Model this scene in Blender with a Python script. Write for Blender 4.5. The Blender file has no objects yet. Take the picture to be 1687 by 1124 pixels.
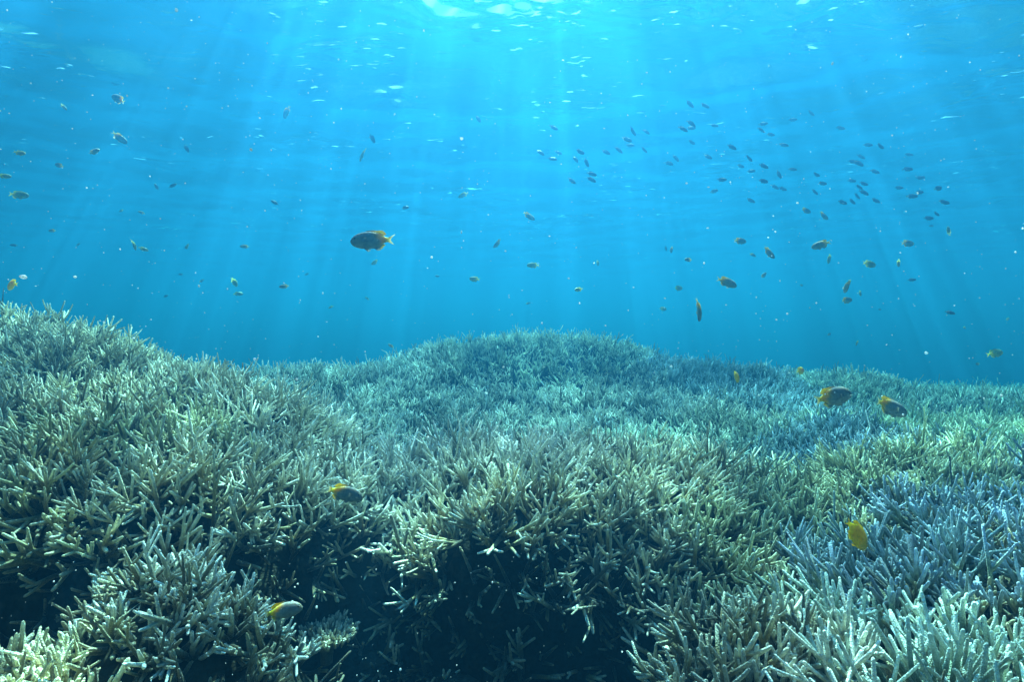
import bpy, math, random
import numpy as np
from mathutils import Vector, Matrix
from mathutils.bvhtree import BVHTree

random.seed(7)
RNG = np.random.default_rng(11)
S = bpy.context.scene
C = S.collection

# ---------------------------------------------------------------- camera
F = 1005.0                      # focal length in pixels of the 1687 px wide photograph
CU, CV = 843.5, 562.0
cam_d = bpy.data.cameras.new('camera')
cam = bpy.data.objects.new('camera', cam_d)
C.objects.link(cam)
cam_d.sensor_width = 36.0
cam_d.lens = 36.0 * F / 1687.0
cam_d.clip_start = 0.02
cam_d.clip_end = 500
cam.location = (0, 0, 0)
cam.rotation_euler = (math.radians(90), 0, 0)
S.camera = cam

# ---------------------------------------------------------------- light
SUN_EL, SUN_AZ = 58.0, 2.0      # azimuth measured from the view direction (+Y) towards +X
w = bpy.data.worlds.new('World')
S.world = w
w.use_nodes = True
nt = w.node_tree
bg = nt.nodes['Background']
sky = nt.nodes.new('ShaderNodeTexSky')
sky.sky_type = 'NISHITA'
sky.sun_disc = False
sky.sun_elevation = math.radians(SUN_EL)
sky.sun_rotation = math.radians(SUN_AZ)
nt.links.new(sky.outputs[0], bg.inputs[0])
bg.inputs[1].default_value = 0.07

sd = bpy.data.lights.new('sun', 'SUN')
sd.energy = 5.0
sd.angle = math.radians(0.5)
sd.color = (1.0, 0.96, 0.88)
sun = bpy.data.objects.new('sun', sd)
C.objects.link(sun)
e, a = math.radians(SUN_EL), math.radians(SUN_AZ)
SUN_DIR = Vector((math.cos(e) * math.sin(a), math.cos(e) * math.cos(a), math.sin(e)))
sun.rotation_euler = SUN_DIR.to_track_quat('Z', 'Y').to_euler()
sun.location = (0, 3, 6)

S.view_settings.view_transform = 'Standard'
S.view_settings.look = 'None'
S.view_settings.gamma = 1
S.view_settings.exposure = 1.8
cy = S.cycles
cy.use_denoising = True
try:
    cy.denoiser = 'OPENIMAGEDENOISE'
except Exception:
    pass
cy.max_bounces = 6
cy.diffuse_bounces = 1
cy.glossy_bounces = 3
cy.transmission_bounces = 3
cy.volume_bounces = 0
cy.transparent_max_bounces = 12
cy.sample_clamp_indirect = 4

# ---------------------------------------------------------------- helpers
def at(u, v, Y):
    return Vector(((u - CU) / F * Y, Y, -(v - CV) / F * Y))

def sm(a, b, x):
    t = np.clip((x - a) / (b - a), 0, 1)
    return t * t * (3 - 2 * t)

def vnoise(x, y, seed=0):
    xi, yi = np.floor(x).astype(np.int64), np.floor(y).astype(np.int64)
    fx, fy = x - xi, y - yi
    fx = fx * fx * (3 - 2 * fx); fy = fy * fy * (3 - 2 * fy)
    def h(i, j):
        n = (i * 374761393 + j * 668265263 + seed * 974634777) & 0x7fffffff
        n = ((n ^ (n >> 13)) * 1274126177) & 0x7fffffff
        return ((n ^ (n >> 16)) & 0xffff) / 65535.0 * 2 - 1
    return (h(xi, yi) * (1 - fx) + h(xi + 1, yi) * fx) * (1 - fy) + (h(xi, yi + 1) * (1 - fx) + h(xi + 1, yi + 1) * fx) * fy

def fbm(x, y, o=4, seed=0):
    s, a = 0, 1.0
    for k in range(o):
        s = s + a * vnoise(x * 2 ** k, y * 2 ** k, seed + k)
        a *= 0.5
    return s

def make_mesh(name, verts, faces, attrs=None, smooth=True):
    """verts (n,3); faces: list of arrays (k, m) of index tuples."""
    me = bpy.data.meshes.new(name)
    verts = np.asarray(verts, dtype=np.float32)
    tot = [np.full(len(f), f.shape[1], dtype=np.int32) for f in faces]
    loops = np.concatenate([f.ravel() for f in faces]).astype(np.int32)
    tot = np.concatenate(tot)
    starts = np.concatenate([[0], np.cumsum(tot)[:-1]]).astype(np.int32)
    me.vertices.add(len(verts)); me.vertices.foreach_set('co', verts.ravel())
    me.loops.add(len(loops)); me.loops.foreach_set('vertex_index', loops)
    me.polygons.add(len(tot)); me.polygons.foreach_set('loop_start', starts)
    me.polygons.foreach_set('loop_total', tot)
    me.polygons.foreach_set('use_smooth', np.full(len(tot), smooth))
    me.update(calc_edges=True)
    for k, arr in (attrs or {}).items():
        arr = np.asarray(arr, dtype=np.float32)
        if arr.ndim == 1:
            at_ = me.attributes.new(k, 'FLOAT', 'POINT'); at_.data.foreach_set('value', arr)
        else:
            at_ = me.attributes.new(k, 'FLOAT_COLOR', 'POINT')
            at_.data.foreach_set('color', np.concatenate([arr, np.ones((len(arr), 1), np.float32)], 1).ravel())
    return me

def link(name, me, mat, parent=None):
    o = bpy.data.objects.new(name, me)
    C.objects.link(o)
    if mat is not None and not me.materials:
        me.materials.append(mat)
    if parent is not None:
        o.parent = parent
    return o

def tag(o, label=None, cat=None, group=None, kind=None):
    if label: o['label'] = label
    if cat: o['category'] = cat
    if group: o['group'] = group
    if kind: o['kind'] = kind
    return o

class NB:
    def __init__(s, name):
        s.m = bpy.data.materials.new(name); s.m.use_nodes = True
        s.t = s.m.node_tree; s.t.nodes.clear()
        s.out = s.n('ShaderNodeOutputMaterial')
    def n(s, typ, ins=None, **kw):
        nd = s.t.nodes.new(typ)
        for k, v in kw.items(): setattr(nd, k, v)
        for k, v in (ins or {}).items():
            if isinstance(v, bpy.types.NodeSocket): s.t.links.new(v, nd.inputs[k])
            else: nd.inputs[k].default_value = v
        return nd
    def mix(s, fac, a, b, blend='MIX'):
        nd = s.n('ShaderNodeMix', data_type='RGBA', blend_type=blend)
        for i, v in ((0, fac), (6, a), (7, b)):
            if isinstance(v, bpy.types.NodeSocket): s.t.links.new(v, nd.inputs[i])
            else: nd.inputs[i].default_value = v if i == 0 else (*v[:3], 1)
        return nd.outputs[2]
    def math(s, op, a, b=0.0, clamp=False):
        nd = s.n('ShaderNodeMath', {0: a, 1: b}, operation=op, use_clamp=clamp)
        return nd.outputs[0]
    def mr(s, v, a, b, c, d, interp='LINEAR'):
        return s.n('ShaderNodeMapRange', {0: v, 1: a, 2: b, 3: c, 4: d}, interpolation_type=interp).outputs[0]

# ---------------------------------------------------------------- materials
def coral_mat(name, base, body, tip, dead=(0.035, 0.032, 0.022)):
    b = NB(name)
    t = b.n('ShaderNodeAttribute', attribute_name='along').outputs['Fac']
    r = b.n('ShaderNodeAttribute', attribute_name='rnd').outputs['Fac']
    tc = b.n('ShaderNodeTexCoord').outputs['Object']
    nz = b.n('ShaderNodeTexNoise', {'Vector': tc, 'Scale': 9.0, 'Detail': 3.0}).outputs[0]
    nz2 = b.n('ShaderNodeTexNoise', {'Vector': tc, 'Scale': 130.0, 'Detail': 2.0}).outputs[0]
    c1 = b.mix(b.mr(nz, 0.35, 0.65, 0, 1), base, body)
    c2 = b.mix(b.mr(t, 0.10, 0.72, 1, 0, 'SMOOTHSTEP'), c1, dead)  # dead algae-dark stem bases, plus painted shade between the branches
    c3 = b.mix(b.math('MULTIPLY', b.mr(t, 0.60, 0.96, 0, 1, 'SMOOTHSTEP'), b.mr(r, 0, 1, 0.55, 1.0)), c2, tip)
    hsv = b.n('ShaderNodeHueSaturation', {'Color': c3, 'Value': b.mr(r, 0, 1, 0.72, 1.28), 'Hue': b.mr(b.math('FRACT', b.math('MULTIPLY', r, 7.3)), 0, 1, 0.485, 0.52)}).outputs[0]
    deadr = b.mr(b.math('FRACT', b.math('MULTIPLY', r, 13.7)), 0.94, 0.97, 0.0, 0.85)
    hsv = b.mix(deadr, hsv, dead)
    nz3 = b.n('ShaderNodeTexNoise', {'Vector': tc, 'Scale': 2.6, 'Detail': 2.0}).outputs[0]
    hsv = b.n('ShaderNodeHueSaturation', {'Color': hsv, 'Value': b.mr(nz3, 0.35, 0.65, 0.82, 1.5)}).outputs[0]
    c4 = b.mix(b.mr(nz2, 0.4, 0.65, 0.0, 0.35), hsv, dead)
    vor = b.n('ShaderNodeTexVoronoi', {'Vector': tc, 'Scale': 420.0})
    h = b.math('ADD', b.math('MULTIPLY', vor.outputs['Distance'], -1.0), b.math('MULTIPLY', nz2, 0.8))
    bp = b.n('ShaderNodeBump', {'Strength': 0.85, 'Distance': 0.003, 'Height': h}).outputs[0]
    p = b.n('ShaderNodeBsdfPrincipled', {'Base Color': c4, 'Roughness': 0.75, 'Specular IOR Level': 0.2, 'Normal': bp,
        'Sheen Weight': 0.35, 'Sheen Roughness': 0.35, 'Sheen Tint': (0.95, 1.0, 0.9, 1)})
    b.t.links.new(p.outputs[0], b.out.inputs[0])
    return b.m

M_CORAL = {
    'cream': coral_mat('coral cream', (0.25, 0.18, 0.07), (0.43, 0.35, 0.17), (0.98, 0.96, 0.78)),
    'pale':  coral_mat('coral pale', (0.36, 0.34, 0.23), (0.56, 0.54, 0.38), (0.98, 0.99, 0.90)),
    'olive': coral_mat('coral olive', (0.19, 0.19, 0.09), (0.33, 0.33, 0.16), (0.92, 0.94, 0.66)),
    'green': coral_mat('coral green', (0.14, 0.20, 0.14), (0.26, 0.34, 0.25), (0.86, 0.96, 0.84)),
    'blue':  coral_mat('coral blue', (0.17, 0.18, 0.11), (0.27, 0.30, 0.20), (0.50, 0.62, 0.82)),
    'teal':  coral_mat('coral teal', (0.15, 0.21, 0.18), (0.25, 0.33, 0.31), (0.62, 0.78, 0.90)),
    'deep':  coral_mat('coral far mound shade', (0.12, 0.16, 0.12), (0.30, 0.37, 0.30), (0.95, 1.0, 0.94)),  # base colour darkened to paint shade on the far mound's flanks
    'white': coral_mat('coral sunlit crest', (0.48, 0.47, 0.36), (0.76, 0.76, 0.62), (1.0, 1.0, 0.95)),  # pale coral brightened to paint the sunlit band on the front crest
    'gold':  coral_mat('coral gold', (0.30, 0.22, 0.07), (0.54, 0.42, 0.17), (1.0, 0.93, 0.64)),
    'lime':  coral_mat('coral lime', (0.26, 0.36, 0.16), (0.46, 0.60, 0.30), (0.92, 1.0, 0.76)),
    'brown': coral_mat('coral brown', (0.17, 0.13, 0.07), (0.28, 0.23, 0.13), (0.62, 0.56, 0.38)),
}

def bed_mat():
    b = NB('reef bed')
    tc = b.n('ShaderNodeTexCoord').outputs['Object']
    n1 = b.n('ShaderNodeTexNoise', {'Vector': tc, 'Scale': 5.0, 'Detail': 6.0}).outputs[0]
    n2 = b.n('ShaderNodeTexNoise', {'Vector': tc, 'Scale': 40.0, 'Detail': 5.0}).outputs[0]
    c = b.mix(b.mr(n1, 0.35, 0.65, 0, 1), (0.012, 0.014, 0.010), (0.035, 0.033, 0.022))
    c = b.mix(b.mr(n2, 0.5, 0.75, 0, 0.6), c, (0.09, 0.085, 0.06))
    bp = b.n('ShaderNodeBump', {'Strength': 0.9, 'Distance': 0.02, 'Height': n2}).outputs[0]
    p = b.n('ShaderNodeBsdfPrincipled', {'Base Color': c, 'Roughness': 0.9, 'Specular IOR Level': 0.1, 'Normal': bp})
    b.t.links.new(p.outputs[0], b.out.inputs[0])
    return b.m

def rock_mat():
    b = NB('dead coral rock')
    tc = b.n('ShaderNodeTexCoord').outputs['Object']
    n1 = b.n('ShaderNodeTexNoise', {'Vector': tc, 'Scale': 14.0, 'Detail': 6.0}).outputs[0]
    n2 = b.n('ShaderNodeTexNoise', {'Vector': tc, 'Scale': 70.0, 'Detail': 5.0}).outputs[0]
    c = b.mix(b.mr(n1, 0.35, 0.65, 0, 1), (0.03, 0.035, 0.025), (0.08, 0.08, 0.06))
    c = b.mix(b.mr(n2, 0.52, 0.7, 0, 0.7), c, (0.13, 0.13, 0.10))
    bp = b.n('ShaderNodeBump', {'Strength': 0.9, 'Distance': 0.008, 'Height': n2}).outputs[0]
    p = b.n('ShaderNodeBsdfPrincipled', {'Base Color': c, 'Roughness': 0.9, 'Normal': bp})
    b.t.links.new(p.outputs[0], b.out.inputs[0])
    return b.m

def fish_mat():
    b = NB('fish skin')
    c = b.n('ShaderNodeAttribute', attribute_name='Col').outputs['Color']
    tc = b.n('ShaderNodeTexCoord').outputs['Object']
    nz = b.n('ShaderNodeTexNoise', {'Vector': tc, 'Scale': 12.0, 'Detail': 4.0}).outputs[0]
    c = b.n('ShaderNodeHueSaturation', {'Color': c, 'Value': b.mr(nz, 0.3, 0.7, 0.75, 1.25)}).outputs[0]
    vor = b.n('ShaderNodeTexVoronoi', {'Vector': tc, 'Scale': 46.0}).outputs['Distance']
    bp = b.n('ShaderNodeBump', {'Strength': 0.35, 'Distance': 0.002, 'Height': vor}).outputs[0]
    p = b.n('ShaderNodeBsdfPrincipled', {'Base Color': c, 'Roughness': 0.42, 'Specular IOR Level': 0.4, 'Normal': bp,
        'Subsurface Weight': 0.8, 'Subsurface Scale': 0.010, 'Subsurface Radius': (1.0, 0.9, 0.6)})
    fin = b.n('ShaderNodeAttribute', attribute_name='fin').outputs['Fac']
    tl = b.n('ShaderNodeBsdfTranslucent', {'Color': c})
    m = b.n('ShaderNodeMixShader', {0: b.math('MULTIPLY', fin, 0.6), 1: p.outputs[0], 2: tl.outputs[0]})
    b.t.links.new(m.outputs[0], b.out.inputs[0])
    return b.m

def plain(name, col, rough=0.5, spec=0.5):
    b = NB(name)
    tc = b.n('ShaderNodeTexCoord').outputs['Object']
    nz = b.n('ShaderNodeTexNoise', {'Vector': tc, 'Scale': 30.0}).outputs[0]
    c = b.mix(b.mr(nz, 0.3, 0.7, 0, 1), tuple(x * 0.8 for x in col), tuple(min(1, x * 1.15) for x in col))
    p = b.n('ShaderNodeBsdfPrincipled', {'Base Color': c, 'Roughness': rough, 'Specular IOR Level': spec})
    b.t.links.new(p.outputs[0], b.out.inputs[0])
    return b.m

def water_mat():
    """The underside of the sea: mirror beyond the critical angle, clear inside it, painted bands standing in for focused sunlight."""
    b = NB('water surface')
    tc = b.n('ShaderNodeTexCoord').outputs['Object']
    mp = b.n('ShaderNodeMapping', {'Vector': tc, 'Scale': (1.0, 1.5, 1.0)}).outputs[0]
    n1 = b.n('ShaderNodeTexNoise', {'Vector': mp, 'Scale': 2.2, 'Detail': 2.5, 'Distortion': 0.8}).outputs[0]
    n3 = b.n('ShaderNodeTexNoise', {'Vector': mp, 'Scale': 7.0, 'Detail': 1.5}).outputs[0]
    gn = b.n('ShaderNodeTexNoise', {'Vector': tc, 'Scale': 0.9, 'Detail': 2.0}).outputs[0]
    gate = b.mr(gn, 0.55, 0.72, 0.14, 1.5, 'SMOOTHSTEP')
    bp = b.n('ShaderNodeBump', {'Strength': 1.0, 'Distance': 0.075, 'Height': b.math('ADD', b.math('MULTIPLY', n1, gate), b.math('MULTIPLY', b.math('MULTIPLY', b.mr(n3, 0.64, 0.80, 0, 1, 'SMOOTHSTEP'), b.mr(gn, 0.45, 0.62, 0.1, 1.0)), 0.5))}).outputs[0]
    fr = b.n('ShaderNodeFresnel', {'IOR': 1.33, 'Normal': bp}).outputs[0]
    # focused sunlight painted into the transparency colour as bands and broad patches
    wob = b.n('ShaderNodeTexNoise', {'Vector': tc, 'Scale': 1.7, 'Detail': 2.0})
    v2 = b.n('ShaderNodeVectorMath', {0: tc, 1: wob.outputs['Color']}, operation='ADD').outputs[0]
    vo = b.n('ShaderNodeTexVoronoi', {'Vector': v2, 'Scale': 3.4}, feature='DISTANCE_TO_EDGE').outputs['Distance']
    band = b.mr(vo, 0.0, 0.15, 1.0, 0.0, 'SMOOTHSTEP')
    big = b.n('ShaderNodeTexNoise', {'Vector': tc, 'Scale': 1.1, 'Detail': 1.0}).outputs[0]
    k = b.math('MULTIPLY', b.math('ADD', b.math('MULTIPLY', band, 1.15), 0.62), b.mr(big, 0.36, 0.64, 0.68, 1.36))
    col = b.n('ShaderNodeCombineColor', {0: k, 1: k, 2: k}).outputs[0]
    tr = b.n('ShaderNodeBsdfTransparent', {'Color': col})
    gl = b.n('ShaderNodeBsdfGlossy', {'Color': (1, 1, 1, 1), 'Roughness': 0.22, 'Normal': bp})
    m = b.n('ShaderNodeMixShader', {0: fr, 1: tr.outputs[0], 2: gl.outputs[0]})
    b.t.links.new(m.outputs[0], b.out.inputs[0])
    return b.m

M_BED, M_ROCK, M_FISH = bed_mat(), rock_mat(), fish_mat()
M_EYE = plain('fish eye', (0.012, 0.012, 0.015), 0.15, 0.8)
def speck_mat():
    b = NB('plankton')
    d = b.n('ShaderNodeBsdfDiffuse', {'Color': (.9, .9, .9, 1)})
    t = b.n('ShaderNodeBsdfTranslucent', {'Color': (.95, .95, .95, 1)})
    m = b.n('ShaderNodeMixShader', {0: .6, 1: d.outputs[0], 2: t.outputs[0]})
    b.t.links.new(m.outputs[0], b.out.inputs[0])
    return b.m
M_SPECK = speck_mat()

# ---------------------------------------------------------------- terrain: heights of the coral canopy
PIX = [  # u, v, distance
 (-350,470,2.6),(-200,490,2.5),(0,520,2.35),(150,550,2.3),(230,566,2.25),(300,578,2.2),(450,628,2.1),(520,665,2.0),
 (-250,620,1.9),(0,620,1.85),(150,650,1.75),(300,690,1.65),(450,725,1.65),(540,745,1.75),
 (-200,760,1.4),(0,760,1.40),(150,785,1.35),(300,805,1.35),(450,835,1.38),
 (0,835,1.25),(150,850,1.24),(260,880,1.28),
 (150,975,1.05),(300,900,1.13),(400,950,1.1),(490,1000,1.1),(60,1040,.95),(200,1090,.9),(0,1030,.95),(-150,1000,1.0),(-50,1124,.8),(150,1200,.75),(380,1090,.95),(300,1200,.8),
 (600,722,1.9),(750,702,1.9),(900,698,1.9),(1050,722,1.9),(1200,758,1.85),(1310,795,1.8),
 (650,790,1.62),(800,795,1.56),(950,800,1.52),(1100,820,1.5),(1250,855,1.5),
 (610,850,1.5),(750,868,1.38),(850,875,1.36),(1000,890,1.36),(1120,930,1.32),(1280,925,1.32),(1350,900,1.42),
 (1120,1000,1.1),(1250,1000,1.08),(1400,1000,1.0),(1600,960,1.05),(1550,860,1.3),(1687,880,1.2),(1500,800,1.5),(1650,805,1.45),(1390,860,1.5),(1850,820,1.4),(1900,1000,1.0),
 (1120,1090,.92),(1300,1100,.85),(1500,1110,.78),(1687,1110,.76),(1300,1300,.62),(1600,1300,.6),(1900,1150,.75),
 (1400,735,2.0),(1550,725,2.1),(1687,700,2.3),(1600,688,2.6),(1750,665,2.8),(1900,690,2.4),
 (820,695,2.9),(820,645,3.4),(880,546,4.2),(700,570,4.2),(600,598,4.0),(500,603,3.8),(1000,550,4.2),(1090,590,4.0),(1140,612,3.8),
 (1130,655,3.2),(1000,645,3.3),(1000,695,2.8),(1150,710,2.6),(1250,603,4.0),(1400,615,4.0),(1480,640,4.2),(1550,636,5.6),(1687,633,5.6),(1900,630,5.6),
 (1300,665,3.0),(1500,680,3.0),(600,660,3.0),(540,690,2.7),(1300,750,2.25),(1180,745,2.4),(660,690,2.7),
 (400,620,3.6),(300,650,4.5),(100,640,4.5),
]
WLD = [  # x, y, z : hidden ground, pits, drop-offs
 (-.35,2.25,-.42),(0.1,2.25,-.40),(.5,2.3,-.42),(.9,2.2,-.46),(-.65,2.35,-.45),
 (-.30,1.22,-.84),(-.10,1.20,-.86),(.12,1.20,-.86),(.28,1.15,-.80),(-.20,1.0,-.84),(0,.9,-.85),(.15,1.0,-.85),(-.40,1.3,-.76),(-.15,.7,-.82),(.1,.6,-.8),
 (-.9,1.14,-.66),(-1.05,1.13,-.64),(-1.2,1.12,-.6),(-.36,1.36,-.66),(-.28,1.4,-.66),(-.44,1.2,-.75),
 (0,.2,-.8),(-1,.2,-.7),(1,.2,-.6),(0,-1,-.9),(-3,-1,-.9),(3,-1,-.9),
 (0,5.4,-.5),(1,5.4,-.5),(-1,5.2,-.6),(-2.5,4.5,-.5),(-4,3.5,-.2),(-4,5.5,-.8),(-2.5,2.9,-.05),(3,4.2,-.35),(5,5,-.4),(5,2.5,-.3),(4,1,-.4),(-4,1,-.3),
 (0,8,-1.3),(-5,8,-1.5),(5,8.5,-1.0),(2.5,7,-.7),(8,6,-.8),(-8,4,-.8),(0,12,-2),(-8,12,-2),(8,12,-2),(12,6,-1.5),(-12,6,-1.5),(-8,-2,-1),(8,-2,-1),
]
CP = np.array([tuple(at(*p)) for p in PIX] + WLD)
def tps_k(r2): return 0.5 * r2 * np.log(r2 + 1e-9)
_n = len(CP)
_d2 = ((CP[:, None, :2] - CP[None, :, :2]) ** 2).sum(-1)
_K = tps_k(_d2) + np.eye(_n) * 0.0015
_P = np.concatenate([np.ones((_n, 1)), CP[:, :2]], 1)
_A = np.block([[_K, _P], [_P.T, np.zeros((3, 3))]])
_W = np.linalg.solve(_A, np.concatenate([CP[:, 2], np.zeros(3)]))
def canopy(x, y):
    sh = x.shape; x = x.ravel(); y = y.ravel(); z = np.empty(len(x))
    for i in range(0, len(x), 20000):
        xs, ys = x[i:i + 20000], y[i:i + 20000]
        d2 = (xs[:, None] - CP[None, :, 0]) ** 2 + (ys[:, None] - CP[None, :, 1]) ** 2
        z[i:i + 20000] = tps_k(d2) @ _W[:_n] + _W[_n] + _W[_n + 1] * xs + _W[_n + 2] * ys
    far = sm(12, 16, np.hypot(x, y))
    z = z * (1 - far) + -2.2 * far
    return np.clip(z, -2.4, 0.3).reshape(sh)

# non-uniform grid, fine close to the camera
def axis(lim, fine, grow):
    a = [0.0]
    while a[-1] < lim: a.append(a[-1] + fine * (1 + grow * a[-1]))
    return np.array(a)
ax = axis(59, 0.018, 1.1)
gx = np.concatenate([-ax[:0:-1], ax])
ay = axis(59, 0.018, 1.0)
gy = np.concatenate([-axis(59, 0.1, 1)[:0:-1] , ay])
GX, GY = np.meshgrid(gx, gy)
GZ = canopy(GX, GY) - 0.10 + 0.040 * fbm(GX * 3.1, GY * 3.1, 3, 5) + 0.012 * fbm(GX * 17, GY * 17, 3, 9)
nx, ny = len(gx), len(gy)
idx = np.arange(nx * ny).reshape(ny, nx)
quads = np.stack([idx[:-1, :-1], idx[:-1, 1:], idx[1:, 1:], idx[1:, :-1]], -1).reshape(-1, 4)
# undercut below the lip of the front mound
mask = np.exp(-((GX + .02) / .42) ** 4) * sm(.95, 1.2, GY) * (1 - sm(1.42, 1.6, GY))
GYd = GY + 0.14 * mask * sm(-.50, -.72, GZ)
tv = np.stack([GX, GYd, GZ], -1).reshape(-1, 3)
bed = link('reef_ground', make_mesh('reef_ground', tv, [quads]), M_BED)
tag(bed, 'dark rubble ground of the reef under the corals', None, None, 'structure')
BVH = BVHTree.FromPolygons([tuple(v) for v in tv.tolist()], quads.tolist())
def hit(u, v):
    d = at(u, v, 1.0).normalized()
    loc, nrm, _, dist = BVH.ray_cast(Vector((0, 0, 0)), d)
    return loc, nrm, dist

# ---------------------------------------------------------------- coral branches
def norm(a): return a / np.maximum(np.linalg.norm(a, axis=-1, keepdims=True), 1e-9)

def tubes(P, D, L, r0, r1, B, sides, rings, t0, t1, rnd, rough, rng):
    """tapered bent fingers with round tips -> verts, quads, tris, along, rnd"""
    n = len(P)
    ref = np.where(np.abs(D[:, 2:3]) > 0.9, np.array([[1., 0, 0]]), np.array([[0, 0, 1.]]))
    U = norm(np.cross(D, ref)); V = np.cross(D, U)
    ts = np.linspace(0, 1, rings)
    ang = np.linspace(0, 2 * np.pi, sides, endpoint=False)
    prof = r0[:, None] + (r1 - r0)[:, None] * ts[None] ** 1.15
    # extra rounding ring then apex
    T = np.concatenate([np.repeat(ts[None], n, 0), 1 + (0.75 * r1 / L)[:, None]], 1)
    R = np.concatenate([prof, 0.68 * r1[:, None]], 1)
    nr = rings + 1
    cen = P[:, None] + D[:, None] * (L[:, None] * T)[..., None] + B[:, None] * (L[:, None] * T ** 2)[..., None]
    ring = np.cos(ang)[None, None, :, None] * U[:, None, None] + np.sin(ang)[None, None, :, None] * V[:, None, None]
    rr = R[:, :, None] * (1 + rough * rng.uniform(-1, 1, (n, nr, sides)))
    vr = cen[:, :, None] + ring * rr[..., None]
    apT = 1 + 1.25 * r1 / L
    ap = P + D * (L * apT)[:, None] + B * (L * apT ** 2)[:, None]
    vv = np.concatenate([vr.reshape(n, -1, 3), ap[:, None]], 1)
    m = nr * sides + 1
    i0 = (np.arange(nr - 1)[:, None] * sides + np.arange(sides)[None])
    i1 = (np.arange(nr - 1)[:, None] * sides + (np.arange(sides)[None] + 1) % sides)
    q = np.stack([i0, i1, i1 + sides, i0 + sides], -1).reshape(-1, 4)
    lt = (nr - 1) * sides
    tr = np.stack([lt + np.arange(sides), lt + (np.arange(sides) + 1) % sides, np.full(sides, m - 1)], -1)
    off = (np.arange(n) * m)[:, None, None]
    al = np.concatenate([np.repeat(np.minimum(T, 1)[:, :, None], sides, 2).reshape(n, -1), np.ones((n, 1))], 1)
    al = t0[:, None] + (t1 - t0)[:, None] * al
    return (vv.reshape(-1, 3), (q[None] + off).reshape(-1, 4), (tr[None] + off).reshape(-1, 3), al.ravel(), np.repeat(rnd, m))

def grow(P, axis_, size, rng, lod, nst=(7, 11), spread=1.15, thick=1.0, subs=(1, 4)):
    """P (n,3) bush bases, axis_ (n,3) growth axes, size (n,) -> list of tube sets. lod 0 fine .. 2 coarse"""
    sides, rings, rough = ((9, 8, .10), (6, 5, .07), (5, 3, .0))[lod]
    k = rng.integers(nst[0], nst[1] + 1, len(P))
    I = np.repeat(np.arange(len(P)), k)
    n = len(I)
    ph = rng.uniform(0, 2 * np.pi, n)
    th = spread * np.sqrt(rng.uniform(0, 1, n))
    A = axis_[I]
    ref = np.where(np.abs(A[:, 2:3]) > 0.9, np.array([[1., 0, 0]]), np.array([[0, 0, 1.]]))
    U = norm(np.cross(A, ref)); V = np.cross(A, U)
    D = norm(A * np.cos(th)[:, None] + (U * np.cos(ph)[:, None] + V * np.sin(ph)[:, None]) * np.sin(th)[:, None])
    L = size[I] * rng.uniform(0.75, 1.3, n) * (1 - 0.15 * th / 1.2)
    r0 = 0.0053 * (1.0, .90, .82)[lod] * thick * rng.uniform(.85, 1.2, n); r1 = r0 * rng.uniform(.42, .6, n)
    B = norm(A + rng.normal(0, .5, (n, 3))) * rng.uniform(0.0, .18, n)[:, None]
    Pb = P[I] + rng.normal(0, .006, (n, 3))
    rnd = rng.uniform(0, 1, n)
    out = [tubes(Pb, D, L, r0, r1, B, sides, rings, np.zeros(n), np.ones(n), rnd, rough, rng)]
    # side branchlets
    ks = rng.integers(subs[0], subs[1] + 1, n)
    J = np.repeat(np.arange(n), ks); m = len(J)
    if m:
        t = rng.uniform(.42, .85, m)
        Ps = Pb[J] + D[J] * (L[J] * t)[:, None] + B[J] * (L[J] * t ** 2)[:, None]
        side = norm(np.cross(D[J], rng.normal(0, 1, (m, 3))))
        c = rng.uniform(.5, 1.0, m)[:, None]
        D2 = norm(D[J] * c + side * 0.75 + A[J] * .15)
        L2 = L[J] * rng.uniform(.28, .5, m)
        q0 = (r0[J] + (r1 - r0)[J] * t) * .88
        B2 = norm(A[J] + rng.normal(0, .3, (m, 3))) * rng.uniform(0.05, .3, m)[:, None]
        out.append(tubes(Ps, D2, L2, q0, q0 * rng.uniform(.6, .8, m), B2, sides, max(3, rings - 2), t * .9, np.ones(m), rnd[J], rough, rng))
    return out

def merge(sets, name):
    vs, qs, ts, al, rd = [], [], [], [], []
    o = 0
    for v, q, t, a_, r_ in sets:
        vs.append(v); qs.append(q + o); ts.append(t + o); al.append(a_); rd.append(r_); o += len(v)
    return make_mesh(name, np.concatenate(vs), [np.concatenate(qs), np.concatenate(ts)],
                     {'along': np.concatenate(al), 'rnd': np.concatenate(rd)})

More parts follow.
